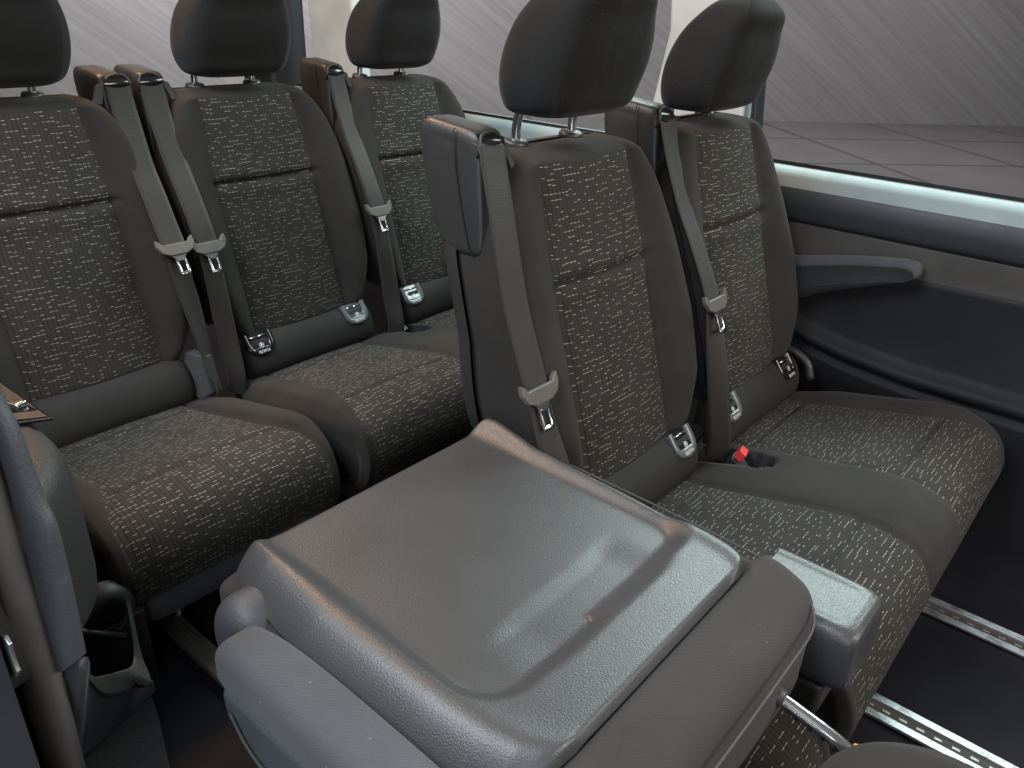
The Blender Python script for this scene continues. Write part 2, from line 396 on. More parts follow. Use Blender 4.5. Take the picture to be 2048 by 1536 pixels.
def backrest(parent, ox, folded=False, rows_bottom=True):
    zs = []
    z = .33
    vals = [.325, .330, .336, .344, .352]
    zz = .36
    while zz < .8625:
        vals.append(zz); zz += (.0025 if abs(zz-.688) < .022 else .0085)
    vals += [.863]
    sec = []
    for v in vals: sec.append((v, 0.0))
    for k in range(1, 11): sec.append((.863, k/10*PI/2))
    P = []; UV = []; s = 0; last = None; rngp = random.Random(int(ox*1000)+5)
    NP, NB, NS = 28, 14, 7
    for (zv, phi) in sec:
        y0 = interp(FZ, zv); w = interp(WW, zv); pw = min(interp(PW, zv), w*.86); yb = interp(BK, zv)
        bot = smoothstep(.36, .325, zv)
        z = zv
        if phi:
            y0 = .145+.085*(1-math.cos(phi)); z = .863+.0155*math.sin(phi); yb = .285-.045*(1-math.cos(phi))
            w = .168-.03*(1-math.cos(phi)); pw = .118-.01*(1-math.cos(phi))
        if bot: y0 += .05*bot*bot; yb -= .04*bot
        bh = interp([(.33, .0), (.38, .026), (.47, .043), (.58, .042), (.69, .028), (.76, .016), (.863, .008)], zv)
        if phi: bh = .0075*math.cos(phi)
        row = []; uv = []
        cur = Vector((0, y0, z)); s += (cur-last).length if last is not None else 0; last = cur
        half = []
        # right half: 0..pw panel, bolster to w, side to back
        for k in range(NP//2+1):
            t = k/(NP//2); x = pw*t
            d = -.009*(1-t*t)*(1 if not phi else math.cos(phi))
            d += .0095*gauss(zv-.688, .0048)*(1-.15*t) if not phi else 0
            d -= .004*gauss(abs(zv-.688)-.02, .014) if not phi else 0
            d += .0045*gauss((pw-x), .0035)
            half.append((x, y0+d))
        bw = w-pw
        for k in range(1, NB+1):
            t = k/NB; a = t*PI/2
            x = pw+bw*math.sin(a)**.9 if t < 1 else w
            fx = (x-pw)/bw
            d = -bh*math.sin(min(1, fx*1.45)*PI/2)**1.3 + .0045*gauss(x-pw, .0035)
            # round over outer edge
            dep = (yb-y0)
            d += (1-math.cos(a))**1.6*min(.060, dep*.45)
            half.append((x, y0+d))
        xe, ye = half[-1]
        for k in range(1, NS+1):
            t = k/NS; half.append((w-.004*t-.012*max(0, t-.8)*5, ye+(yb-ye)*t))
        # back to the middle
        for k in range(1, 6): half.append(((w-.016)*(1-k/5), yb+.004*k/5))
        full = [(-x, y) for x, y in half[::-1]][0:-1]+half  # from back-mid(left) .. front .. back-mid(right)
        for (x, y) in full[:-1]:
            row.append((ox+x, y, z)); uv.append((x+.5+ox*0, s+abs(ox)*.3))
        P.append(row); UV.append(uv)
    m = len(P[0]); nh = NP//2+1+NB+NS+5
    c0 = nh-1  # index of x=0 on front
    def mi(i, j):
        a = (c0-NP//2 <= j < c0+NP//2)
        zz = (sec[i][0]+sec[i+1][0])/2
        return 1 if (a and zz > .332 and sec[i+1][1] == 0) else 0
    return grid('backrest', P, [FAB, PAT], parent, mi=mi, uv=UV, wrap=True)

def piping(parent, ox):
    for sx in (-1, 1):
        pts = []
        for zv in [.40+.02*k for k in range(23)]+[.855]:
            w = interp(WW, zv); y0 = interp(FZ, zv); bh = interp([(.33, .0), (.38, .026), (.47, .043), (.58, .042), (.69, .028), (.76, .016), (.863, .008)], zv)
            pw = interp(PW, zv); t_ = .72; a = t_*PI/2; x = pw+(w-pw)*math.sin(a)**.9; fx = (x-pw)/(w-pw)
            d = -bh*math.sin(min(1, fx*1.45)*PI/2)**1.3+(1-math.cos(a))**1.6*min(.060, (interp(BK, zv)-y0)*.45)
            pts.append((ox+sx*x, y0+d, zv))
        tube('bolster_seam', pts, .0012, THREADD, parent, 6)
def back_shell(parent, ox):
    rows = []
    for zv in [.34+.02*k for k in range(26)]:
        w = interp(WW, zv)+.004; yb = interp(BK, zv); row = []
        for x, y in ((-w, yb-.018), (-w-.001, yb), (-w+.006, yb+.012), (-w*.5, yb+.02), (w*.5, yb+.02), (w-.006, yb+.012), (w+.001, yb), (w, yb-.018)):
            row.append((ox+x, y, zv))
        rows.append(row)
    return grid('back_shell', rows, BLACK, parent)

def prof_cushion():
    pts = [(.0, .250), (-.03, .262), (-.078, .2705), (-.094, .2735), (-.15, .286), (-.24, .305), (-.33, .3245), (-.357, .3275), (-.373, .3288), (-.40, .3290), (-.445, .320), (-.473, .300), (-.489, .270), (-.495, .242), (-.493, .215), (-.486, .192), (-.474, .175), (-.455, .165), (-.40, .158)]
    c = catmull([(0, a, b) for a, b in pts], 8); return c
CP = prof_cushion()
def cushion(parent, seats, wl=.238, wr=.238, pocket=None, flare=None):
    """seats: list of seat centres; pocket: (x,y) of the belt tray between seats"""
    segs = []
    N = {'bol': 14, 'pat': 30, 'mid': 26}
    P = []; UV = []; MI = []; s = 0
    for i, c in enumerate(CP):
        if i: s += (c-CP[i-1]).length
        y, z = c.y, c.z; gv = -.0065*gauss(y+.365, .0065)-.0055*gauss(y+.086, .006) if z > .2 else 0
        dep = -y
        fr = smoothstep(.30, .47, dep)
        nose = smoothstep(.10, .26, z) if dep > .4 else 1
        eo = .143+.012*smoothstep(.1, .3, dep)+.040*fr     # outer edge of pattern
        ei = .143+.006*smoothstep(.1, .3, dep)-.003*fr     # inner edge (towards the middle of a bench)
        out = .030*smoothstep(.12, .0, dep)                 # cushion narrows at the rear
        L = seats[0]-wl+out; Rr = seats[-1]+wr-out
        if dep > .36:
            q = smoothstep(.36, .5, dep); L += .020*q; Rr -= .020*q
        row = []; uv = []; kinds = []
        def add(x, cx, lift, kind, plain_round=0):
            yy, z2 = y, z+lift
            row.append((x, yy, z2)); uv.append((x-cx+.5+cx*.0, s+.37*abs(cx))); kinds.append(kind)
        lift_b = .014*smoothstep(.02, .16, dep)*(1-.8*smoothstep(.38, .46, dep))
        ny, nz = (0, 1)
        # bounds
        n = N['bol']
        for k in range(n):
            t = k/n; a = t
            x = L+(seats[0]-eo-L)*(1-(1-a)**1.0)
            drop = (1-min(1, t*2.6))**2.0
            lf = lift_b*math.sin(min(1, t*1.6)*PI/2)*(1 - smoothstep(.75, 1, t)*.8) - .024*drop*(1-smoothstep(.44, .492, dep))*(1 if z > .2 else 0)
            shy = .024*drop*smoothstep(.43, .49, dep) if z > .24 else .024*drop
            row.append((x, y+shy, z+lf)); uv.append((x-seats[0]+.5, s)); kinds.append(0)
        for si, cx in enumerate(seats):
            le = eo if si == 0 else ei; re = eo if si == len(seats)-1 else ei
            npat = N['pat']
            for k in range(npat+ (1 if si == len(seats)-1 else 0)):
                t = k/npat; x = cx-le+(le+re)*t
                e = min(t, 1-t)
                lf = gv*min(1, e*25)-.0045*gauss(min(x-(cx-le), (cx+re)-x), .004)+.003*math.sin(t*PI)
                row.append((x, y, z+lf)); uv.append((x-cx+.5, s+.37*abs(cx))); kinds.append(1)
            if si < len(seats)-1:
                nx = seats[si+1]; x0 = cx+re; x1 = nx-ei; nm = N['mid']
                for k in range(nm):
                    t = k/nm; x = x0+(x1-x0)*t
                    lf = .012*math.sin(t*PI)**.6*smoothstep(.02, .12, dep)*(1-.7*smoothstep(.40, .48, dep))-.0045*gauss(min(x-x0, x1-x), .004)
                    kd = 0
                    if pocket:
                        px, py, rx, ry = pocket
                        r = ((x-px)/rx)**4+abs((y-py)/ry)**2.6
                        if r < 1: lf -= .045*min(1, (1-r)*6); 
                        if r < 1.15: kd = 2 if r < .95 else 0
                    row.append((x, y, z+lf)); uv.append((x-cx+.5, s)); kinds.append(kd)
        for k in range(1, n+1):
            t = 1-k/n
            x = Rr-(Rr-(seats[-1]+eo))*t
            drop = (1-min(1, t*2.6))**2.0
            lf = lift_b*math.sin(min(1, t*1.6)*PI/2)*(1 - smoothstep(.75, 1, t)*.8) - .024*drop*(1-smoothstep(.44, .492, dep))*(1 if z > .2 else 0)
            shy = .024*drop*smoothstep(.43, .49, dep) if z > .24 else .024*drop
            kinds[-1] = kinds[-1] if k > 1 else 0
            row.append((x, y+shy, z+lf)); uv.append((x-seats[-1]+.5, s)); kinds.append(0)
        P.append(row); UV.append(uv); MI.append(kinds)
    # side skirts: extend both ends downwards
    for r, u, kd in zip(P, UV, MI):
        x, y, z = r[0]; zb = .150 if z > .17 else z-.004
        ext = [(x+.004, y, max(zb, z-(z-zb)*q)) for q in (1, .8, .6, .4, .2, .08)]
        r[0:0] = ext; u[0:0] = [(0, 0)]*6; kd[0:0] = [0]*6
        x, y, z = r[-1]; zb = .150 if z > .17 else z-.004
        r += [(x-.004, y, max(zb, z-(z-zb)*q)) for q in (.08, .2, .4, .6, .8, 1)]; u += [(0, 0)]*6; kd += [0]*6
    return grid('seat_cushion', P, [FAB, PAT, DARK], parent, mi=lambda i, j: MI[i][j], uv=UV, flip=True)

RP = catmull([(0, .03, .352), (0, .005, .358), (0, -.018, .352), (0, -.036, .332), (0, -.046, .305), (0, -.048, .28), (0, -.040, .255)], 5)
def rear_roll(parent, x0, x1):
    rows = []
    n = 40
    for k in range(n+1):
        x = x0+(x1-x0)*k/n; e = min(x-x0, x1-x); q = min(1, e/.035); sc = math.sqrt(max(0, 1-(1-q)**2))
        row = []
        for p in RP:
            row.append((x, .02+(p.y-.02)*(.35+.65*sc), .28+(p.z-.28)*(.35+.65*sc)))
        rows.append(row)
    return grid('seat_roll', rows, ROLL, parent)

def text_mesh(body, size):
    c = D.curves.new('lettering', 'FONT'); c.body = body; c.size = size; c.align_x = 'CENTER'; c.extrude = .0002; c.space_character = 1.1
    o = D.objects.new('lettering', c); COL.objects.link(o)
    bpy.context.view_layer.update()
    me = D.meshes.new_from_object(o.evaluated_get(bpy.context.evaluated_depsgraph_get()))
    D.objects.remove(o); me.materials.clear(); me.materials.append(WHITE); return me
TXT = text_mesh('ISOFIX', .0095)

def isofix(parent, x, pale=True):
    # frame sits on the roll: local plane from top (y=.0,z=.362) to bottom (y=-.048,z=.295)
    e = D.objects.new('isofix_guide', None); e.empty_display_size = .02
    n = Vector((0, -.80, .60)); up = Vector((0, .60, .80)); X = Vector((1, 0, 0)); c = Vector((x, -.030, .335))
    def W(a, b, h): return c+X*a*1.08+up*(b*.82+.004)+n*h
    # U frame ring
    outer = []; inner = []
    pts_o = [(-.034, .036), (-.034, .0), (-.030, -.016), (-.020, -.028), (0, -.034), (.020, -.028), (.030, -.016), (.034, 0), (.034, .036)]
    pts_i = [(-.021, .036), (-.021, .010), (-.019, -.002), (-.0175, -.008), (0, -.009), (.0175, -.008), (.019, -.002), (.021, .010), (.021, .036)]
    PO = catmull([(a, b, 0) for a, b in pts_o], 4); PI_ = catmull([(a, b, 0) for a, b in pts_i], 4)
    rows = []
    for o_, i_ in zip(PO, PI_):
        bend = lambda b: -.010*smoothstep(-.005, -.034, b)*0
        rows.append([W(o_.x, o_.y, -.006), W(o_.x*.985, o_.y*.985, .004), W(o_.x*.9+i_.x*.1, o_.y*.9+i_.y*.1, .0065), W(o_.x*.35+i_.x*.65, o_.y*.35+i_.y*.65, .0065), W(i_.x, i_.y, .004), W(i_.x*.93, i_.y*.97, -.012)])
    fr = grid('isofix_guide', rows, GUIDE if pale else GLOSSB, parent)
    tray = grid('guide_hollow_shade', [[W(a, b, h) for a in (-.021, -.007, .007, .021)] for b, h in ((.036, .001), (.015, .002), (.0, .0035), (-.009, .0045))], GLOSSB, fr)  # black sheet stands in for the shade inside the guide
    # anchor bar and icon
    tube('anchor_bar', [W(-.02, .024, .004), W(.02, .024, .004)], .0018, STEEL, fr, 8)
    q = Matrix((X, up, n)).transposed().to_4x4()
    t = D.objects.new('lettering', TXT); COL.objects.link(t); t.parent = fr; q2 = q.copy(); q2.translation = W(0, -.0265, .0078); t.matrix_local = q2
    ring = []
    ic = W(0, -.003, .0052)
    for k in range(25):
        a = 2*PI*k/24; ring.append([ic+X*(rr_*math.cos(a))+up*(rr_*math.sin(a)*.9)+n*.0008 for rr_ in (.0062, .0052)])
    grid('child_icon', ring+[], WHITE, fr)
    ln = [[ic+X*a+up*b+n*.0009 for a, b in ((-.003, -.002), (.003, -.001), (.003, .0012), (-.003, .0005))]]
    link_mesh('child_icon', ln[0]+[ic+X*a+up*b+n*.0009 for a, b in ((-.001, .001), (.0015, .0012), (.001, .004), (-.0018, .0038))], [(0, 1, 2, 3), (4, 5, 6, 7)], WHITE, fr, smooth=False)
    box('guide_edge', (-.014, -.0007, -.001), (.014, .0007, .001), WHITE if pale else STEEL, fr, 0).matrix_local = Matrix.Translation(W(0, -.0115, .0072)) @ q
    return fr

def headrest(parent, ox, lift=0, dx=0):
    hp = [(.903, .0, .0, .20), (.904, .070, .036, .199), (.909, .096, .056, .197), (.922, .114, .068, .190), (.95, .127, .072, .186), (.985, .130, .076, .178), (1.02, .126, .074, .169), (1.052, .116, .067, .159), (1.08, .097, .060, .144), (1.10, .074, .044, .139), (1.112, .044, .026, .136), (1.113, 0, 0, .135)]
    c1 = catmull([(a, b, c) for a, b, c, d in hp], 5); c2 = catmull([(a, d, 0) for a, b, c, d in hp], 5)
    rows = []; NN = 64
    for p, q in zip(c1, c2):
        z, w, dp, yc = p.x, max(0, p.y), max(0, p.z), q.y; row = []
        for k in range(NN):
            a = 2*PI*(k+.5)/NN; ca, sa = math.cos(a), math.sin(a); ex = 2/3.7
            x = w*math.copysign(abs(ca)**ex, ca); y = dp*math.copysign(abs(sa)**ex, sa)
            g = 0
            ad = math.degrees(a) % 360
            for se in (222, 318):
                g += gauss(ad-se, 3.0)
            x *= 1-.022*g; y *= 1-.022*g
            row.append((ox+x, yc+y, z+lift))
        rows.append(row)
    def mi(i, j):
        ad = math.degrees(2*PI*(j+1)/NN) % 360
        return 0 if 222 <= ad <= 318 else 1
    h = grid('headrest', rows, [HEAD, HEADB], parent, mi=mi, wrap=True)
    for sx in (-.0745, .0745):
        tube('headrest_post', catmull([(ox+sx, .236, .86), (ox+sx, .235, .885), (ox+sx, .232, .920), (ox+sx, .215, .97)], 5), .0074, CHROME, h, 16)
        tube('post_collar', [(ox+sx, .236, .874), (ox+sx, .2355, .8835), (ox+sx, .2352, .887), (ox+sx, .235, .8885)], [.021, .021, .018, .006], BLACK, parent, 24)
    return h

def retractor(parent, ox, sd):
    """belt retractor housing on the shoulder; sd=-1 at seat -x side, +1 at +x side"""
    # cross-sections along z, outline in (a: outward, y)
    def X(a): return ox+sd*a
    secs = [(.741, .203, .237, .166, .218), (.748, .194, .2405, .158, .236), (.77, .189, .2405, .156, .254), (.81, .186, .2405, .158, .272), (.85, .184, .240, .162, .282), (.888, .182, .239, .165, .290), (.906, .182, .238, .167, .289), (.918, .184, .235, .171, .284), (.924, .190, .229, .180, .274), (.9255, .205, .215, .19, .26)]
    cc = catmull([(s[0], s[1], s[2]) for s in secs], 4); cd = catmull([(s[0], s[3], s[4]) for s in secs], 4)
    rows = []; N = 48
    for p, q in zip(cc, cd):
        z, a0, a1 = p; y0, y1 = q.y, q.z
        cxx, cyy = (a0+a1)/2, (y0+y1)/2; wx, wy = (a1-a0)/2+.001, (y1-y0)/2
        wx += .014*0
        row = []
        for k in range(N):
            t = 2*PI*k/N; ca, sa = math.cos(t), math.sin(t); ex = .33
            a = cxx+(wx+.002)*math.copysign(abs(ca)**ex, ca); y = cyy+wy*math.copysign(abs(sa)**ex, sa)
            # top slopes down toward the front
            g = .0022*gauss(y-(.208+(z-.83)*.28), .0016)
            a -= g if ca > 0 else 0
            row.append((X(a-.004), y, z+ (.008*(y-.22)/.08 if z > .88 else 0)))
        rows.append(row)
    n0 = len(rows)
    o = grid('belt_retractor_cover', rows, BLACK, parent, wrap=True, flip=(sd > 0))
    tube('cover_seam', catmull([(X(.2372), .212, .922), (X(.2405), .212, .912), (X(.2418), .205, .86), (X(.2422), .192, .80), (X(.242), .178, .755), (X(.238), .172, .742)], 5), .0011, DARK, o, 6)
    # cap
    link = rows[-1]
    link_mesh('cover_cap', link, [tuple(range(N))], BLACK, o)
    # belt mouth: dark slot with a lip
    sl = []
    for (y, z, w) in ((.171, .917, .021), (.160, .910, .026), (.157, .901, .0275), (.160, .891, .026), (.1675, .884, .023)):
        sl.append([(X(.213+a*w), y+.004*abs(a)**2, z) for a in (-1, -.6, 0, .6, 1)])
    grid('belt_slot', sl, GLOSSB, o)
    lip = catmull([(X(.213-.0255), .172, .893), (X(.213-.0255), .166, .903), (X(.213-.018), .168, .914), (X(.213), .167, .920), (X(.213+.018), .166, .916), (X(.213+.026), .161, .902), (X(.213+.025), .167, .888)], 6)
    tube('slot_lip', lip, .0024, BLACK, o, 10)
    prism('cover_tab', [(X(.189), .166, .905), (X(.172), .168, .900), (X(.158), .164, .868), (X(.173), .158, .864)], (0, .008, 0), TAB, o, .001)
    return o

def belt(parent, ox, sd, tongue_z=.585, pend=None, dx=0, dy=0):
    def X(a): return ox+sd*a
    e = .217+dy
    top = [(X(.213), .172, .906), (X(.213), .162, .899), (X(.214+dy*.3), .152, .872), (X(.216+dy*.6), .134, .825), (X(e), .100, .75), (X(e), .066, .69), (X(e), .034, .63), (X(e), .016, tongue_z)]
    if dx: top = [(X(.218), .170, .906), (X(.222), .155, .899), (X(.229), .142, .875), (X(.238), .122, .83), (X(.246), .097, .76), (X(.250), .074, .69), (X(.251), .050, .63), (X(.251), .030, tongue_z)]
    lowp = pend or ([(X(.251), .030, tongue_z), (X(.250), .017, .54), (X(.249), .004, .505), (X(.247), -.016, .455), (X(.244), -.033, .40), (X(.242), -.045, .34), (X(.24), -.05, .26)] if dx else 0) or [(X(e), .016, tongue_z), (X(e+.001), .004, .54), (X(e+.004), -.012, .48), (X(e+.007), -.026, .42), (X(e+.010), -.042, .35), (X(e+.012), -.058, .29), (X(e+.012), -.050, .25)]
    wd = Vector((1, 0, 0))
    ws = [wd]*len(top)
    b = ribbon('seat_belt', top, [wd for k in range(len(top))], .051, .0013, BELT, parent)
    wl = [Vector((1, 0, 0)), Vector((1, -.05, 0)), Vector((1, -.15, 0)), Vector((1, -.4, 0)), Vector((.8, -.55, 0)), Vector((.6, -.8, 0)), Vector((.5, -.9, 0))]
    if sd > 0: wl = [Vector((v.x, -v.y, 0)) for v in wl]
    if pend: wl = [Vector((1, 0, 0)), Vector((1, -.25, 0)), Vector((1, -.6, 0)), Vector((.8, -.9, 0)), Vector((.6, -1, 0)), Vector((.5, -1, 0)), Vector((.5, -1, 0))]
    lowr = ribbon('lap_belt', lowp, wl[:len(lowp)], .044, .0013, BELT, b)
    # tongue
    T = Vector((0, .26, -1)); 
    dirn = (Vector(top[-1])-Vector(top[-2])).normalized(); side = Vector((1, 0, 0)); nn = side.cross(dirn).normalized()
    if nn.y > 0: nn = -nn
    c = Vector(top[-1])+nn*.005
    def W(a, b_, h): return c+side*a*1.12+dirn*b_*1.12+nn*h
    # holder: curved bar with ears
    out = [(-.036, -.010), (-.028, -.004), (-.0255, .001), (.0255, .001), (.028, -.004), (.036, -.010), (.037, .004), (.030, .017), (.016, .0235), (-.016, .0235), (-.030, .017), (-.037, .004)]
    h = prism('belt_tongue', [W(a, b_, .0055) for a, b_ in out], -nn*.010, TONGUE, b, .0022)
    ear = [W(-.036, -.012, .006), W(-.026, -.004, .008)]
    oo = [(-.019, .021), (-.012, .026), (-.0105, .032), (-.0115, .058), (-.009, .0625), (.009, .0625), (.0115, .058), (.0105, .032), (.012, .026), (.019, .021)]
    ii = [(-.0055, .034), (-.0056, .035), (-.0060, .038), (-.0060, .0535), (-.0045, .0545), (.0045, .0545), (.0060, .0535), (.0060, .038), (.0056, .035), (.0055, .034)]
    rows = []
    for (a, b_), (e, g) in zip(oo, ii):
        rows.append([W(a, b_, -.001), W(a*.98, b_, .0012), W(e, g, .0012), W(e, g, -.001)])
    rows2 = rows
    pl = grid('tongue_plate', rows2, STEEL, h, wrap=True)
    link_mesh('tongue_plate', [W(-.019, .021, .0011), W(.019, .021, .0011), W(.0056, .034, .0011), W(-.0056, .034, .0011)], [(0, 1, 2, 3)], STEEL, h, smooth=False)
    return b

def buckle(parent, x, y, z, ang=0):
    rm = Matrix.Rotation(R(ang), 3, 'Z') @ Matrix.Rotation(R(-58), 3, 'X')
    b = box('belt_buckle', (x-.016, y-.012, z-.05), (x+.016, y+.012, z), DARK, parent, .003, rot=rm)
    box('release_button', (x-.0135, y-.0105, z-.004), (x+.0135, y+.0105, z+.012), RED, b, .0015, rot=rm)
    return b

def base(parent, x0, x1, leg_xs):
    # plastic pan under the cushion
    rows = []
    prof = [(0, .21), (-.38, .170), (-.448, .170), (-.462, .158), (-.465, .135), (-.458, .112), (-.435, .095), (-.30, .098), (0, .13)]
    cx_, hw_ = (x0+x1)/2, (x1-x0)/2
    for k in range(41):
        a = -1+2*k/40; q = 1-(1-abs(a)**8)**.5 if abs(a) < 1 else 1
        rows.append([(cx_+a*(hw_+.012), y+(.10 if y < -.2 else 0)*q*.5, z+(.03*q if z < .12 else 0)) for y, z in prof])
    rows.insert(0, [(cx_-hw_-.012, -.2, .12)]*9); rows.append([(cx_+hw_+.012, -.2, .12)]*9)
    s = grid('seat_skirt', rows, TRIMD, parent)
    for lx in leg_xs:
        prism('seat_leg', [(lx, -.40, .09), (lx, -.36, .012), (lx, .10, .012), (lx, .12, .06), (lx, .04, .25), (lx, -.05, .25)], (.018, 0, 0), GLOSSB, parent, .004)
        tube('leg_bolt', [(lx-.004, -.385, .062), (lx-.016, -.385, .062), (lx-.022, -.385, .062), (lx-.024, -.385, .062)], [.022, .022, .016, .012], STEEL, parent, 20)
    return s

def armrest_far(parent, ox):
    # outboard armrest on seat B; profile in y,z at x
    xo = ox+.258
    top = catmull([(0, .14, .545), (0, .04, .563), (0, -.08, .589), (0, -.16, .602), (0, -.205, .605), (0, -.222, .596), (0, -.222, .580), (0, -.205, .566)], 6)
    bot = catmull([(0, .14, .415), (0, .04, .455), (0, -.03, .492), (0, -.08, .512), (0, -.13, .532), (0, -.165, .545), (0, -.19, .556), (0, -.203, .564)], 6)
    rows = []
    for t, b in zip(top, bot):
        h = t.z-b.z; mid = b.lerp(t, .42)
        rows.append([(xo+.012, b.y, b.z), (xo, b.y, b.z+.004), (xo-.002, mid.y, mid.z), (xo+.002, b.lerp(t, .80).y, b.lerp(t, .80).z), (xo+.001, b.lerp(t, .82).y, b.lerp(t, .82).z), (xo+.004, b.lerp(t, .95).y, b.lerp(t, .95).z), (xo+.014, t.y, t.z), (xo+.036, t.y, t.z+.001), (xo+.046, t.y, t.z-.006), (xo+.05, b.lerp(t, .5).y, b.lerp(t, .5).z), (xo+.045, b.y, b.z+.004)])
    def mi(i, j): return 1 if 4 <= j <= 8 else 0
    a = grid('armrest', rows, [ARMS, FABL], parent, mi=mi, wrap=True)
    sg = [Vector((xo-.001, b.lerp(t, .30).y, b.lerp(t, .30).z)) for t, b in zip(top, bot)]
    tube('armrest_seam', sg, .0009, THREAD, a, 6)
    return a

def seat_fittings(parent, ox, sd, lift=0, pend=None, tongue_z=.590, dx=0, dy=0):
    b_ = backrest(parent, ox); piping(b_, ox); back_shell(parent, ox); headrest(parent, ox, lift)
    retractor(parent, ox, sd); belt(parent, ox, sd, tongue_z, pend, dx, dy)

# =================================================================== setting
fl = link_mesh('van_floor', [(-.80, -2.2, 0), (.90, -2.2, 0), (.90, 2.6, 0), (-.80, 2.6, 0)], [(0, 1, 2, 3)], VINYL, smooth=False); fl['kind'] = 'structure'
gr = link_mesh('hall_floor', [(-40, -40, 0), (40, -40, 0), (40, 40, 0), (-40, 40, 0)], [(0, 1, 2, 3)], HALLF, smooth=False); gr['kind'] = 'structure'
wa = math.atan2(-.669, .743)
gr.matrix_world = Matrix.Translation((9.0, 7.65, -.6)) @ Matrix.Rotation(wa, 4, 'Z') @ Matrix.Translation((0, .12, 0))
hw = link_mesh('hall_wall', [(-30, 0, 0), (40, 0, 0), (40, 0, 9), (-30, 0, 9), (-30, .3, 0), (40, .3, 0), (40, .3, 9), (-30, .3, 9)], [(0, 1, 2, 3), (7, 6, 5, 4), (0, 4, 5, 1), (3, 2, 6, 7), (1, 5, 6, 2), (0, 3, 7, 4)], HALLW, smooth=False)
hw.matrix_world = Matrix.Translation((9.43, 7.2, -.6)) @ Matrix.Rotation(wa, 4, 'Z'); hw['kind'] = 'structure'

# far side wall of the van
sw = thing('van_side_wall', 'dark trimmed inner side wall with long window sill coloured as lit beyond the seats', 'wall', (.8, 0, 0))
def W0(p): return (p[0]-.8, p[1], p[2])
ys = [-1.4+.05*k for k in range(77)]
def ext(name, prof, mats, mi, y0=-1.4, y1=2.35, parent=None, n=60, step=None):
    pr_ = catmull([(a, b, 0) for a, b in prof], 4) if step is None else [Vector((a, b, 0)) for a, b in prof]
    rows = [[(p.x-.8, y0+(y1-y0)*k/n, p.y) for p in pr_] for k in range(n+1)]
    return grid(name, rows, mats, parent or sw, mi=mi)
ext('window_sill', [(.875, .742), (.862, .748), (.845, .752), (.82, .749), (.80, .738), (.790, .724), (.783, .712)], [SILL], None)
ext('sill_trim', [(.7835, .7115), (.779, .70), (.775, .68), (.776, .66), (.779, .645), (.785, .637), (.795, .632)], [SILL2], None)
ext('upper_panel', [(.795, .633), (.792, .628), (.7935, .60), (.797, .57), (.80, .52), (.803, .45), (.803, .30)], [WALLP], None)
# lower dark pocket panel with its lip
rows = []
for k in range(61):
    y = .25-1.6*k/60
    zt = interp([(-1.5, .56), (-.5, .562), (-.2, .558), (-.13, .535), (-.08, .516), (-.03, .492), (.04, .452), (.14, .41), (.3, .40)], y)
    zb = interp([(-1.4, .36), (-.5, .350), (-.25, .352), (-.1, .366), (0, .386), (.12, .43), (.25, .46)], y)
    zt = max(zt, zb+.02)
    rows.append([(.004, y, zt+.004), (-.0065, y, zt-.001), (-.0045, y, zt-.012), (-.0045, y, (zt+zb)/2), (-.0045, y, zb+.022), (-.009, y, zb+.006), (-.026, y, zb-.002), (-.034, y, zb-.012), (-.030, y, zb-.026), (-.012, y, zb-.036), (-.012, y, zb-.05), (-.020, y, zb-.052), (-.022, y, zb-.062), (-.004, y, zb-.10), (.0, y, .0)])
grid('lower_panel', rows, [WALLD, WALLP], sw, mi=lambda i, j: 0)
ext('panel_backing', [(.84, .76), (.84, -.01)], [WALLD], None, step=1)
# window rubber, pillars, glass
box('window_seal', (.045, -1.4, .745), (.060, .265, .7565), RUBBER, sw, .002)
box('window_seal', (.045, .55, .745), (.060, 2.0, .7585), SILL, sw, .002)  # rear sill edge, its lit top put into the colour
def pillar(name, poly, mat, depth=.06, bevel=.012):
    return prism(name, [(x-.8, y, z) for x, y, z in poly], (depth, 0, 0), mat, sw, bevel)
pillar('pillar', [(.845, .275, .742), (.845, .283, .86), (.845, .300, 1.04), (.845, .325, 1.5), (.845, .56, 1.5), (.845, .515, 1.03), (.845, .56, .742)], PILLAR)
pillar('pillar_seal', [(.852, .240, .75), (.852, .252, .86), (.852, .274, 1.106), (.852, .31, 1.5), (.852, .335, 1.5), (.852, .290, 1.106), (.852, .265, .86), (.852, .262, .75)], DARK, .05, .004)
pillar('pillar', [(.845, 1.74, .742), (.845, 1.745, .85), (.845, 1.765, 1.06), (.845, 1.80, 1.5), (.845, 2.06, 1.5), (.845, 2.013, 1.05), (.845, 2.0, .83), (.845, 2.0, .742)], PILLAR)
pane = link_mesh('window_pane', [(.065, -1.4, .75), (.065, 2.0, .75), (.10, 2.0, 1.55), (.10, -1.4, 1.55), (.069, -1.4, .75), (.069, 2.0, .75), (.104, 2.0, 1.55), (.104, -1.4, 1.55)], [(0, 1, 2, 3), (7, 6, 5, 4), (0, 4, 5, 1), (3, 2, 6, 7), (1, 5, 6, 2), (0, 3, 7, 4)], GLASS, sw, smooth=False)

# rear door of the van
rd = thing('rear_door', 'black framed tailgate window behind the back row of seats', 'door', (0, 2.3, 0))
prism('door_frame', [(.728, -.19, .6), (.775, -.19, 1.6), (.905, -.19, 1.6), (.905, -.19, .6)], (0, .20, 0), DARK, rd, .02)
prism('door_frame', [(-.9, 0, .6), (-.9, 0, 1.6), (-.72, 0, 1.6), (-.70, 0, .6)], (0, .08, 0), DARK, rd, .02)
box('door_panel', (-.86, .0, 0), (.86, .08, .62), WALLD, rd, .02)
box('window_pane', (-.75, .04, .60), (.68, .045, 1.6), GLASS, rd, 0)

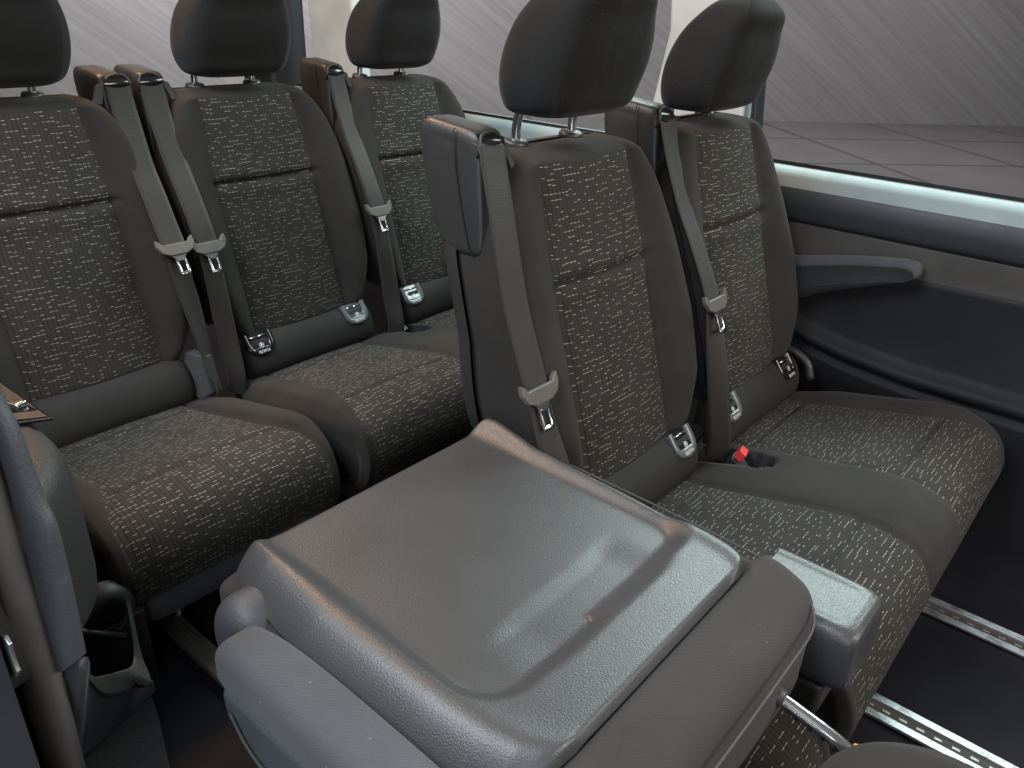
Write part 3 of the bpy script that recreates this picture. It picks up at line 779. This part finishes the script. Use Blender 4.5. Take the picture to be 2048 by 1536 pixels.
# seat rails
def rail(label, xa, xb, y0, y1, single=False):
    t = thing('seat_rail', label, 'rail', ((xa+xb)/2, (y0+y1)/2, .004), 'aluminium seat rails in the van floor')
    L = (y1-y0)/2; w = (xb-xa)/2
    if single:
        box('rail_flange', (-w, -L, 0), (w, L, .012), ALUD, t, .003)
        for k in range(5): box('rail_rib', (-w*.8+k*w*.38, -L, .012), (-w*.8+k*w*.38+.003, L, .0135), ALUD, t, 0)
        return
    sw_ = w*.36
    for s in (-1, 1):
        a, b = sorted((s*w, s*(w-2*w*.28)))
        f_ = box('rail_flange', (a, -L, 0), (b, L, .007), ALU, t, .0015)
        for q in (.3, .55, .8):
            xx = a+(b-a)*q; box('rail_groove', (xx-.0006, -L, .0068), (xx+.0006, L, .0076), ALU, f_, 0)
    ch = box('rail_channel', (-w*.46, -L, 0), (w*.46, L, .002), WALLP, t, 0)
    n = int((y1-y0)/.028)
    for k in range(n):
        y = -L+.014+k*.028
        if y+ (y0+y1)/2 > .3: continue
        box('rail_slot', (-.0028, y-.0065, .0018), (.0028, y+.0065, .0034), ALUD, ch, .0006, 1)
rail('bright slotted floor rail emerging under the far seat of the middle bench', .423, .482, -1.6, .25)
rail('bright slotted floor rail emerging under the near seat of the middle bench', .082, .138, -1.6, .25)
rail('dull worn floor rail below the single rear seat by the doorway', -.625, -.585, -.6, 1.6, single=True)

# =================================================================== rear row
ly = .955
t = thing('single_seat', 'single rear van seat nearest the doorway, dashed grey fabric with belt on its right edge', 'seat', (-.506, ly, 0))
seat_fittings(t, 0, 1, 0, dy=-.012, tongue_z=.60)
cushion(t, [0]); rear_roll(t, -.21, .19); base(t, -.2, .2, [-.085, .12])
prism('side_bracket', [(.178, -.01, .37), (.20, -.045, .36), (.205, -.06, .275), (.178, -.05, .265), (.165, -.005, .30)], (.024, 0, 0), TAB, t, .004)
t = thing('rear_bench_seat', 'double rear van bench behind the middle bench, dashed fabric with two headrests', 'bench seat', (-.010, ly, 0))
seat_fittings(t, 0, -1); seat_fittings(t, .482, -1)
cushion(t, [0, .482], pocket=(.262, -.055, .036, .108)); rear_roll(t, -.195, .205); rear_roll(t, .29, .70); base(t, -.2, .68, [-.085, .12, .40, .60])
isofix(t, -.142, False); isofix(t, .142); isofix(t, .342)
buckle(t, .268, -.045, .295, 20)
prism('side_bracket', [(.272, -.012, .385), (.272, -.030, .375), (.272, -.052, .27), (.272, -.035, .26)], (.010, 0, 0), DARK, t, .004)

# =================================================================== middle bench
t = thing('middle_bench_seat', 'double van bench in the middle row with red buckle between its cushions', 'bench seat', (0, 0, 0))
seat_fittings(t, 0, -1, .022, dx=.010, dy=.014, tongue_z=.580)
xb = .482-.217
seat_fittings(t, .482, -1, -.004, pend=[(xb, .016, .59), (xb, .004, .54), (xb-.002, -.012, .48), (xb-.004, -.026, .42), (xb-.006, -.042, .35), (xb-.006, -.052, .30), (xb-.006, -.046, .262)])
cushion(t, [0, .482], pocket=(.262, -.055, .036, .108)); rear_roll(t, -.2, .205); rear_roll(t, .285, .70); base(t, -.2, .68, [-.085, .12, .40, .60])
isofix(t, .142); isofix(t, .340); isofix(t, .622, False)
buckle(t, .270, -.095, .284, 15)
prism('side_bracket', [(.272, -.012, .395), (.272, -.030, .385), (.272, -.052, .27), (.272, -.035, .26)], (.012, 0, 0), TAB, t, .004)
armrest_far(t, .482)
tube('hinge_cover', catmull([(.70, .06, .33), (.71, .01, .35), (.715, -.04, .33), (.712, -.06, .29)], 5), .010, BLACK, t, 12)

# =================================================================== folded seat in the foreground
t = thing('folded_seat', 'single van seat in the foreground folded flat, grained grey plastic back facing up', 'seat', (-.50, 0, 0))
cushion(t, [0]); base(t, -.2, .2, [-.085, .12])
# fabric slab of the folded backrest
def slab():
    rows = []
    ny = 60
    YS = [.11-(.11+.445)*k/ny for k in range(ny+1)]
    for k, y in enumerate(YS):
        fr = smoothstep(-.33, -.447, y); e = max(0, min(1, (y+.447)/.06))
        w = interp([(-.447, .120), (-.444, .155), (-.438, .185), (-.425, .213), (-.405, .232), (-.375, .244), (-.33, .250), (-.25, .250), (.0, .246), (.11, .235)], y)
        zt = .468+.022*smoothstep(-.335, -.352, y)-.003*smoothstep(-.36, -.42, y)-.036*(1-min(1, (y+.447)/.035))**2.4
        zb = .37+.03*(1-e)**1.5
        row = []
        for q in range(49):
            a = q/48*2*PI
            ca, sa = math.cos(a), math.sin(a); ex = .20
            x = w*math.copysign(abs(ca)**ex, ca); z = (zt+zb)/2+(zt-zb)/2*math.copysign(abs(sa)**ex, sa)
            row.append((x, y, z))
        rows.append(row[:-1])
    rows.append([(p[0]*.9, -.449, .43) for p in rows[-1]])
    return grid('backrest', rows, FABR, t, wrap=True, flip=True)
slab()
sm_pts = [(w_, y) for w_, y in ((.2475, -.05), (.2455, -.20), (.2395, -.35), (.228, -.397), (.208, -.424), (.185, -.4405), (.15, -.4505), (.08, -.452), (0, -.4525), (-.10, -.452), (-.16, -.4495))]
tube('fabric_seam', catmull([(x*.985, y+.004, .478) for x, y in sm_pts], 6), .0014, THREAD, t, 8)
# plastic back shell, now on top
def shell():
    NX, NY = 150, 130
    rows = []
    for j in range(NY+1):
        v = j/NY; row = []
        for i in range(NX+1):
            u = -1+2*i/NX
            y = .117-v*.467
            lw = interp([(-.35, .186), (-.345, .206), (-.335, .218), (-.315, .228), (-.28, .236), (-.22, .240), (-.05, .240), (.06, .228), (.10, .216), (.117, .205)], y)
            rw = interp([(-.35, .17), (-.345, .190), (-.335, .200), (-.32, .206), (-.29, .211), (-.20, .216), (0, .226), (.09, .243), (.105, .240), (.117, .225)], y)
            x = u*lw if u < 0 else u*rw
            # front edge line curves
            edge = min((x+lw), (rw-x), (y+.35)*1.0)
            z = .498
            # side rims rise above a recessed middle
            dl = x+lw; dr = rw-x; df = y+.352
            # recessed field: rounded rectangle, signed distance
            xl, xr, yf = -.172-.006*smoothstep(0, -.2, y), .222-.012*smoothstep(0, -.2, y), -.268
            px_, py_ = max(xl+.05-x, x-(xr-.05)), (yf+.05)-y
            qd = math.hypot(max(px_, 0), max(py_, 0))+min(max(px_, py_), 0)-.05
            rim = smoothstep(-.012, .016, qd) if x < 0 else smoothstep(-.022-.012*smoothstep(-.2, 0, y), .014, qd)
            z = .4865+.0165*rim
            z += .003*gauss(dl-.036, .02)+.003*gauss(dr-.016, .012)
            # shallow map hollow near the front
            hx = smoothstep(-.125, -.055, x)*smoothstep(.150, .09, x)
            hy = smoothstep(-.290, -.272, y)*smoothstep(-.188, -.212, y-.10*max(0, x-.06))
            z -= .0048*hx*hy
            # roll down at outer rims
            ro = max(0, 1-dl/.055); z -= .034*ro**2.2
            ro = max(0, 1-dr/.012); z -= .014*ro**2
            ro = max(0, 1-(y+.35)/.008); z -= .012*ro**2
            ro = max(0, 1-(.117-y)/.010); z -= .008*ro**2
            z += .006*(1-u*u)*smoothstep(-.3, .1, y)*0
            row.append((x, y-.010*(1-abs(u)**2.2)*smoothstep(-.30, -.35, y)*0+.0, z))
        rows.append(row)
    # skirt
    V = [p for r in rows for p in r]; m = NX+1
    rowsb = rows[:]
    o = grid('back_shell', rows, SHELL, t, flip=True)
    # thickness underside rim
    ring = [rows[j][0] for j in range(NY+1)] + rows[-1] + [rows[j][-1] for j in range(NY, -1, -1)] + rows[0][::-1]
    low = [(p[0]*.985, p[1]+(.002 if p[1] < 0 else -.002), p[2]-.014) for p in ring]
    grid('shell_edge', [ring, low], SHELL, o)
    return o
shell()
# retractor cover of the folded seat, sticking out at the front right corner
def ret_f():
    rows = []
    for k, (y, s) in enumerate(((-.352, 1), (-.37, 1), (-.42, 1), (-.455, .99), (-.470, .965), (-.480, .92), (-.485, .84), (-.487, .70))):
        cx, cz = .245, .418; w, h = .058*s, .048*s
        row = []
        for q in range(48):
            a = q/48*2*PI; ca, sa = math.cos(a), math.sin(a); ex = .36
            x = cx+w*math.copysign(abs(ca)**ex, ca)*(1+.02*sa); z = cz+h*math.copysign(abs(sa)**ex, sa)
            if sa > .5 and abs(x-cx) < .042 and y > -.462: z -= .0035*smoothstep(.042, .034, abs(x-cx))*smoothstep(-.464, -.452, y)
            row.append((x, y, z))
        rows.append(row)
    c = [tuple(sum(p[i] for p in rows[-1])/48 for i in range(3))]*48
    rows.append(c)
    rr_ = []
    for a, b in zip(rows, rows[1:]):
        for k in range(4): rr_.append([tuple(Vector(p).lerp(Vector(q), k/4)) for p, q in zip(a, b)])
    rr_.append(rows[-1])
    o = grid('belt_retractor_cover', rr_, SHELL, t, wrap=True)
    box('cover_base', (.19, -.465, .325), (.296, -.33, .374), BLACK, o, .010)
    return o
ret_f()
# headrest hanging at the front, with notched chrome posts
def hr_f():
    cx, cy, cz = -.004, -.624, .412
    rows = []
    hp = [(-.118, 0, 0), (-.112, .05, .03), (-.098, .082, .046), (-.07, .108, .058), (-.03, .126, .064), (.02, .130, .064), (.06, .124, .058), (.09, .100, .046), (.104, .06, .03), (.110, 0, 0)]
    for p in catmull(hp, 5):
        row = []
        for k in range(64):
            a = 2*PI*(k+.5)/64; ca, sa = math.cos(a), math.sin(a); ex = .7
            x = max(0, p.y)*math.copysign(abs(ca)**ex, ca); z = max(0, p.z)*math.copysign(abs(sa)**ex, sa)
            ad = math.degrees(a); g = sum(gauss(ad-s_, 3) for s_ in (42, 138, 222, 318))
            row.append((cx+x*(1-.022*g), cy-p.x*.98+z*.1, cz+p.x*.05+z*(1-.03*g)))
        rows.append(row)
    h = grid('headrest', rows, [FAB, HEADB], t, mi=lambda i, j: 0 if 8 <= j < 24 else 1, wrap=True)
    for sx in (-.075, .083):
        pts = catmull([(sx, -.425, .440), (sx, -.47, .431), (sx, -.50, .425), (sx+.0, -.525, .417), (sx, -.545, .400), (sx, -.56, .385)], 6)
        pp = tube('headrest_post', pts, .0078, CHROME, h, 20)
        for k in range(4):
            y = -.468-.0145*k; z = .4305-(-.468-y)*.2
            prism('post_notch', [(sx-.0085, y, z-.004), (sx-.0085, y-.0045, z-.005), (sx-.0085, y-.001, z+.002)], (.0045, 0, 0), GLOSSB, pp, 0)
        tube('post_collar', [(sx, -.432, .440), (sx, -.450, .436), (sx, -.4525, .4355)], [.0125, .0115, .008], BLACK, t, 20)
    tube('post_clip', [(.093, -.527, .418), (.097, -.531, .416)], .003, YELLOW, h, 8)
    return h
hr_f()
# near armrest with pivot cover
def arm_n():
    rows = []
    c = catmull([(0, .026, .458), (0, .022, .465), (0, .008, .472), (0, -.05, .485), (0, -.15, .495), (0, -.27, .500), (0, -.36, .495)], 5)
    W_ = catmull([(.0, .012, 0), (.0, .022, .020), (0, .0275, .034), (0, .031, .042), (0, .033, .046), (0, .033, .046), (0, .030, .04)], 5)
    for p, q in zip(c, W_):
        row = []
        for k in range(40):
            a = 2*PI*k/40; ca, sa = math.cos(a), math.sin(a); ex = .55
            row.append((-.270+q.y*math.copysign(abs(ca)**ex, ca)-.012*smoothstep(.05, -.3, p.y), p.y+.012*sa*0, p.z-.028+.034*math.copysign(abs(sa)**ex, sa)*min(1, q.z/.034)))
        rows.append(row)
    a = grid('armrest', rows, FABL, t, wrap=True, flip=True)
    prism('armrest_underside', [(-.300, .012, .425), (-.303, .006, .39), (-.303, -.05, .345), (-.303, -.15, .33), (-.303, -.35, .36), (-.303, -.35, .44)], (.05, 0, 0), TRIM, a, .012)
    lip = catmull([(-.3045, -.015, .405), (-.3055, -.045, .378), (-.3055, -.085, .366), (-.3055, -.13, .372)], 6)
    tube('armrest_groove', lip, .0018, TAB, a, 8)
    return a
arm_n()
def knob():
    rows = []
    for k in range(13):
        ph = k/12*PI/2; x = -.238-.028*math.sin(ph); rr_ = .050*math.cos(ph)**.55
        rows.append([(x,   .046+rr_*1.0*math.cos(a),   .424+rr_*1.15*math.sin(a)) for a in [2*PI*q/40 for q in range(40)]])
    rows.insert(0, [(p[0]+.03, p[1], p[2]) for p in rows[0]])
    return grid('armrest_pivot', rows, TRIM, t, wrap=True)
knob()

# =================================================================== doorway side
nw = thing('doorway_trim', 'blue grey grained side trim with switch ledge and rubber seal beside the doorway', 'trim panel', (-.85, .3, 0))
def N(p): return (p[0]+.85, p[1]-.3, p[2])
# ledge block with woven face and rounded front top
def ledge():
    rows = []
    plan = catmull([(-.96, .150, 0), (-.90, .165, 0), (-.86, .190, 0), (-.83, .225, 0), (-.812, .262, 0), (-.803, .30, 0), (-.800, .36, 0), (-.799, .50, 0), (-.799, .9, 0), (-.799, 1.6, 0)], 6)
    for p in plan:
        n = Vector((-1, 0, 0)).lerp(Vector((-.5, 1, 0)), smoothstep(.32, .2, p.y)); n.normalize()
        row = []
        for inn, z in ((.03, .425), (.006, .425), (.0, .432), (-.002, .45), (-.002, .54), (.0, .575), (.004, .598), (.012, .614), (.022, .6205), (.035, .622), (.10, .622), (.3, .622)):
            row.append(N((p.x+n.x*inn, p.y+n.y*inn, z)))
        rows.append(row)
    return grid('switch_ledge', rows, [LEDGE, BRONZE], nw, mi=lambda i, j: 1 if j >= 9 else 0, flip=True)
lg = ledge()
sp = prism('switch_panel', [N(p) for p in ((-.797, .325, .6225), (-.836, .345, .6225), (-.90, .60, .6225), (-.86, .62, .6225), (-.802, .49, .6225))], (0, 0, .004), GLOSSB, nw, .0015)
prism('panel_face', [N(p) for p in ((-.801, .331, .6268), (-.833, .349, .6268), (-.895, .595, .6268), (-.862, .61, .6268), (-.806, .488, .6268))], (0, 0, .0012), BRONZE, sp, .0005)
prism('switch_well', [N(p) for p in ((-.803, .354, .6282), (-.824, .368, .6282), (-.828, .398, .6282), (-.809, .394, .6282))], (0, 0, .0008), GLOSSB, sp, 0)
sw1 = box('switch', (-.008, -.010, -.004), (.008, .010, .0045), STEEL, sp, .003)
sw1.matrix_local = Matrix.Translation(N((-.8165, .379, .632))) @ Matrix.Rotation(R(22), 4, 'Z')
prism('storage_slot', [N(p) for p in ((-.815, .415, .6282), (-.85, .43, .6282), (-.88, .57, .6282), (-.865, .58, .6282))], (0, 0, .0008), DARK, sp, 0)

TR_R = [(-0.89, 0.165, 0.84), (-0.89, 0.137, 0.762), (-0.888, 0.12, 0.727), (-0.886, 0.11, 0.662), (-0.885, 0.099, 0.633), (-0.884, 0.105, 0.576), (-0.884, 0.106, 0.556), (-0.884, 0.12, 0.456)]
TR_L = [(-0.905, 0.145, 0.804), (-0.905, 0.144, 0.756), (-0.905, 0.135, 0.7), (-0.906, 0.131, 0.627), (-0.907, 0.132, 0.589), (-0.908, 0.135, 0.536), (-0.908, 0.134, 0.503), (-0.909, 0.131, 0.44)]
SE_R = [(-0.903, 0.154, 0.801), (-0.903, 0.153, 0.752), (-0.903, 0.143, 0.695), (-0.904, 0.14, 0.622), (-0.905, 0.14, 0.583), (-0.907, 0.14, 0.432), (-0.908, 0.144, 0.353), (-0.909, 0.149, 0.279), (-0.91, 0.153, 0.175)]
SE_L = [(-0.935, 0.081, 0.808), (-0.935, 0.109, 0.742), (-0.935, 0.134, 0.659), (-0.935, 0.151, 0.581), (-0.935, 0.159, 0.52), (-0.935, 0.182, 0.406), (-0.935, 0.185, 0.343), (-0.935, 0.188, 0.27), (-0.935, 0.186, 0.17)]
LT_T = [(-0.905, 0.163, 0.41), (-0.884, 0.124, 0.448), (-0.86, 0.213, 0.34), (-0.84, 0.266, 0.264), (-0.81, 0.324, 0.189), (-0.77, 0.363, 0.14), (-0.745, 0.358, 0.136), (-0.742, 0.359, 0.114)]
LT_B = [(-0.905, 0.187, 0.316), (-0.9, 0.213, 0.23), (-0.89, 0.242, 0.186), (-0.875, 0.287, 0.14), (-0.84, 0.33, 0.104), (-0.8, 0.361, 0.085), (-0.77, 0.363, 0.095), (-0.742, 0.36, 0.11)]
OL_I = [(-0.865, 0.199, 0.359), (-0.845, 0.251, 0.3), (-0.82, 0.305, 0.244), (-0.79, 0.343, 0.201), (-0.76, 0.376, 0.167), (-0.745, 0.399, 0.172), (-0.74, 0.401, 0.227), (-0.735, 0.411, 0.267)]
OL_O = [(-0.86, 0.214, 0.335), (-0.84, 0.266, 0.264), (-0.81, 0.324, 0.189), (-0.77, 0.363, 0.14), (-0.745, 0.358, 0.136), (-0.735, 0.398, 0.15), (-0.73, 0.414, 0.182), (-0.73, 0.41, 0.264)]
BP = [(-0.955, 0.10, -0.3), (-0.955, 0.10, 0.9), (-0.955, 1.2, 0.9), (-0.955, 1.2, -0.3)]
ST = [(-0.95, 0.159, 0.504), (-0.95, 0.105, 0.537), (-0.95, 0.095, 0.533), (-0.95, 0.099, 0.512), (-0.95, 0.095, 0.498), (-0.95, 0.115, 0.477), (-0.95, 0.188, 0.419), (-0.95, 0.242, 0.38)]
SW = [(-0.944, 0.213, 0.435), (-0.94, 0.179, 0.455), (-0.938, 0.162, 0.464), (-0.938, 0.177, 0.442), (-0.94, 0.193, 0.417), (-0.944, 0.226, 0.395)]
CP = [(-0.717, 0.451, 0.012), (-0.732, 0.396, 0.012), (-0.773, 0.278, 0.012), (-0.82, 0.145, 0.012), (-0.964, 0.305, 0.012), (-0.895, 0.412, 0.012)]
SH = [(-0.798, 0.44, 0.219), (-0.769, 0.44, 0.194), (-0.739, 0.44, 0.169)]
BO = [(-0.752, 0.47, 0.21), (-0.732, 0.47, 0.235), (-0.761, 0.47, 0.233), (-0.73, 0.47, 0.182), (-0.757, 0.47, 0.191), (-0.735, 0.47, 0.183)]
CR = [(-0.8, 0.451, 0.275), (-0.8, 0.323, 0.424)]
def strip(name, A, B, mat, parent, bulge=0, thick=.012, n=8, cd=(-.35, -.75, .55), res=6):
    La = catmull([N(p) for p in A], res); Lb = catmull([N(p) for p in B], res); cdv = Vector(cd).normalized(); rows = []
    for a, b in zip(La, Lb):
        row = [a.lerp(b, k/n)+cdv*bulge*math.sin(k/n*PI)**.6 for k in range(n+1)]
        row += [b-cdv*thick, a-cdv*thick]; rows.append(row)
    return grid(name, rows, mat, parent, wrap=True)
strip('grained_strip', TR_L, TR_R, TRIM, nw, .010)
strip('door_seal', SE_L, SE_R, RUBBER, nw, .011, .02)
strip('lower_trim', LT_T, LT_B, TRIMD, nw, .0, .01)
strip('pocket_rim', OL_I, OL_O, OLIVE, nw, .001, .008, cd=(0, -.2, 1))
prism('body_panel', [N(p) for p in BP], (-.03, .01, 0), PAINT, nw, .002)
prism('arch_cover', [N(p) for p in ((-.95, .46, 0), (-.95, .46, .30), (-.73, .50, .30), (-.70, .56, .24), (-.70, .60, 0))], (0, 1.0, 0), WALLD, nw, .03)
tube('pocket_edge', [N(p) for p in SH], .0055, DARK, nw, 12)
prism('pocket_wall', [N(p) for p in ((-.88, .445, .02), (-.70, .445, .02), (-.70, .445, SH[1][2]), (-.88, .445, SH[1][2]))], (0, .02, 0), DARK, nw, .003)
bc = Vector(N(BO[0]))
rows = []
for rad, out in ((.052, 0), (.046, .016), (.036, .026), (.027, .027), (.022, .020), (.020, 0)):
    rows.append([bc+Vector((rad*math.cos(a)*.95, -out, rad*math.sin(a)*1.05)) for a in [2*PI*k/36 for k in range(36)]])
grid('belt_anchor_boss', rows, DARK, nw, wrap=True)
prism('anchor_cover', [bc+Vector((x, .0, z)) for x, z in ((-.019, .012), (.019, .012), (.019, -.012), (.012, -.022), (-.008, -.024), (-.019, -.012))], (0, -.012, 0), WALLD, nw, .002)
stk = thing('door_striker', 'worn metal door striker plate with bent hoop on the body at the left edge', 'door striker', (-.95, .2, .4))
def N2(p): return (p[0]+.95, p[1]-.2, p[2]-.4)
prism('striker_plate', [N2(p) for p in ST], (.004, 0, 0), ALU, stk, .001)
tube('striker_hoop', catmull([N2(p) for p in SW], 5), .006, STEEL, stk, 12)
cp = thing('step_carpet', 'rough dark carpet patch on the step below the doorway trim', 'carpet', (-.85, 0, .012))
prism('carpet', [(p[0]+.85, p[1], 0) for p in CP], (0, 0, .006), CARPET, cp, 0)
st = link_mesh('van_step', [(-1.0, -2.2, -.002), (-.80, -2.2, -.002), (-.80, 2.6, -.002), (-1.0, 2.6, -.002)], [(0, 1, 2, 3)], VINYL, smooth=False); st['kind'] = 'structure'
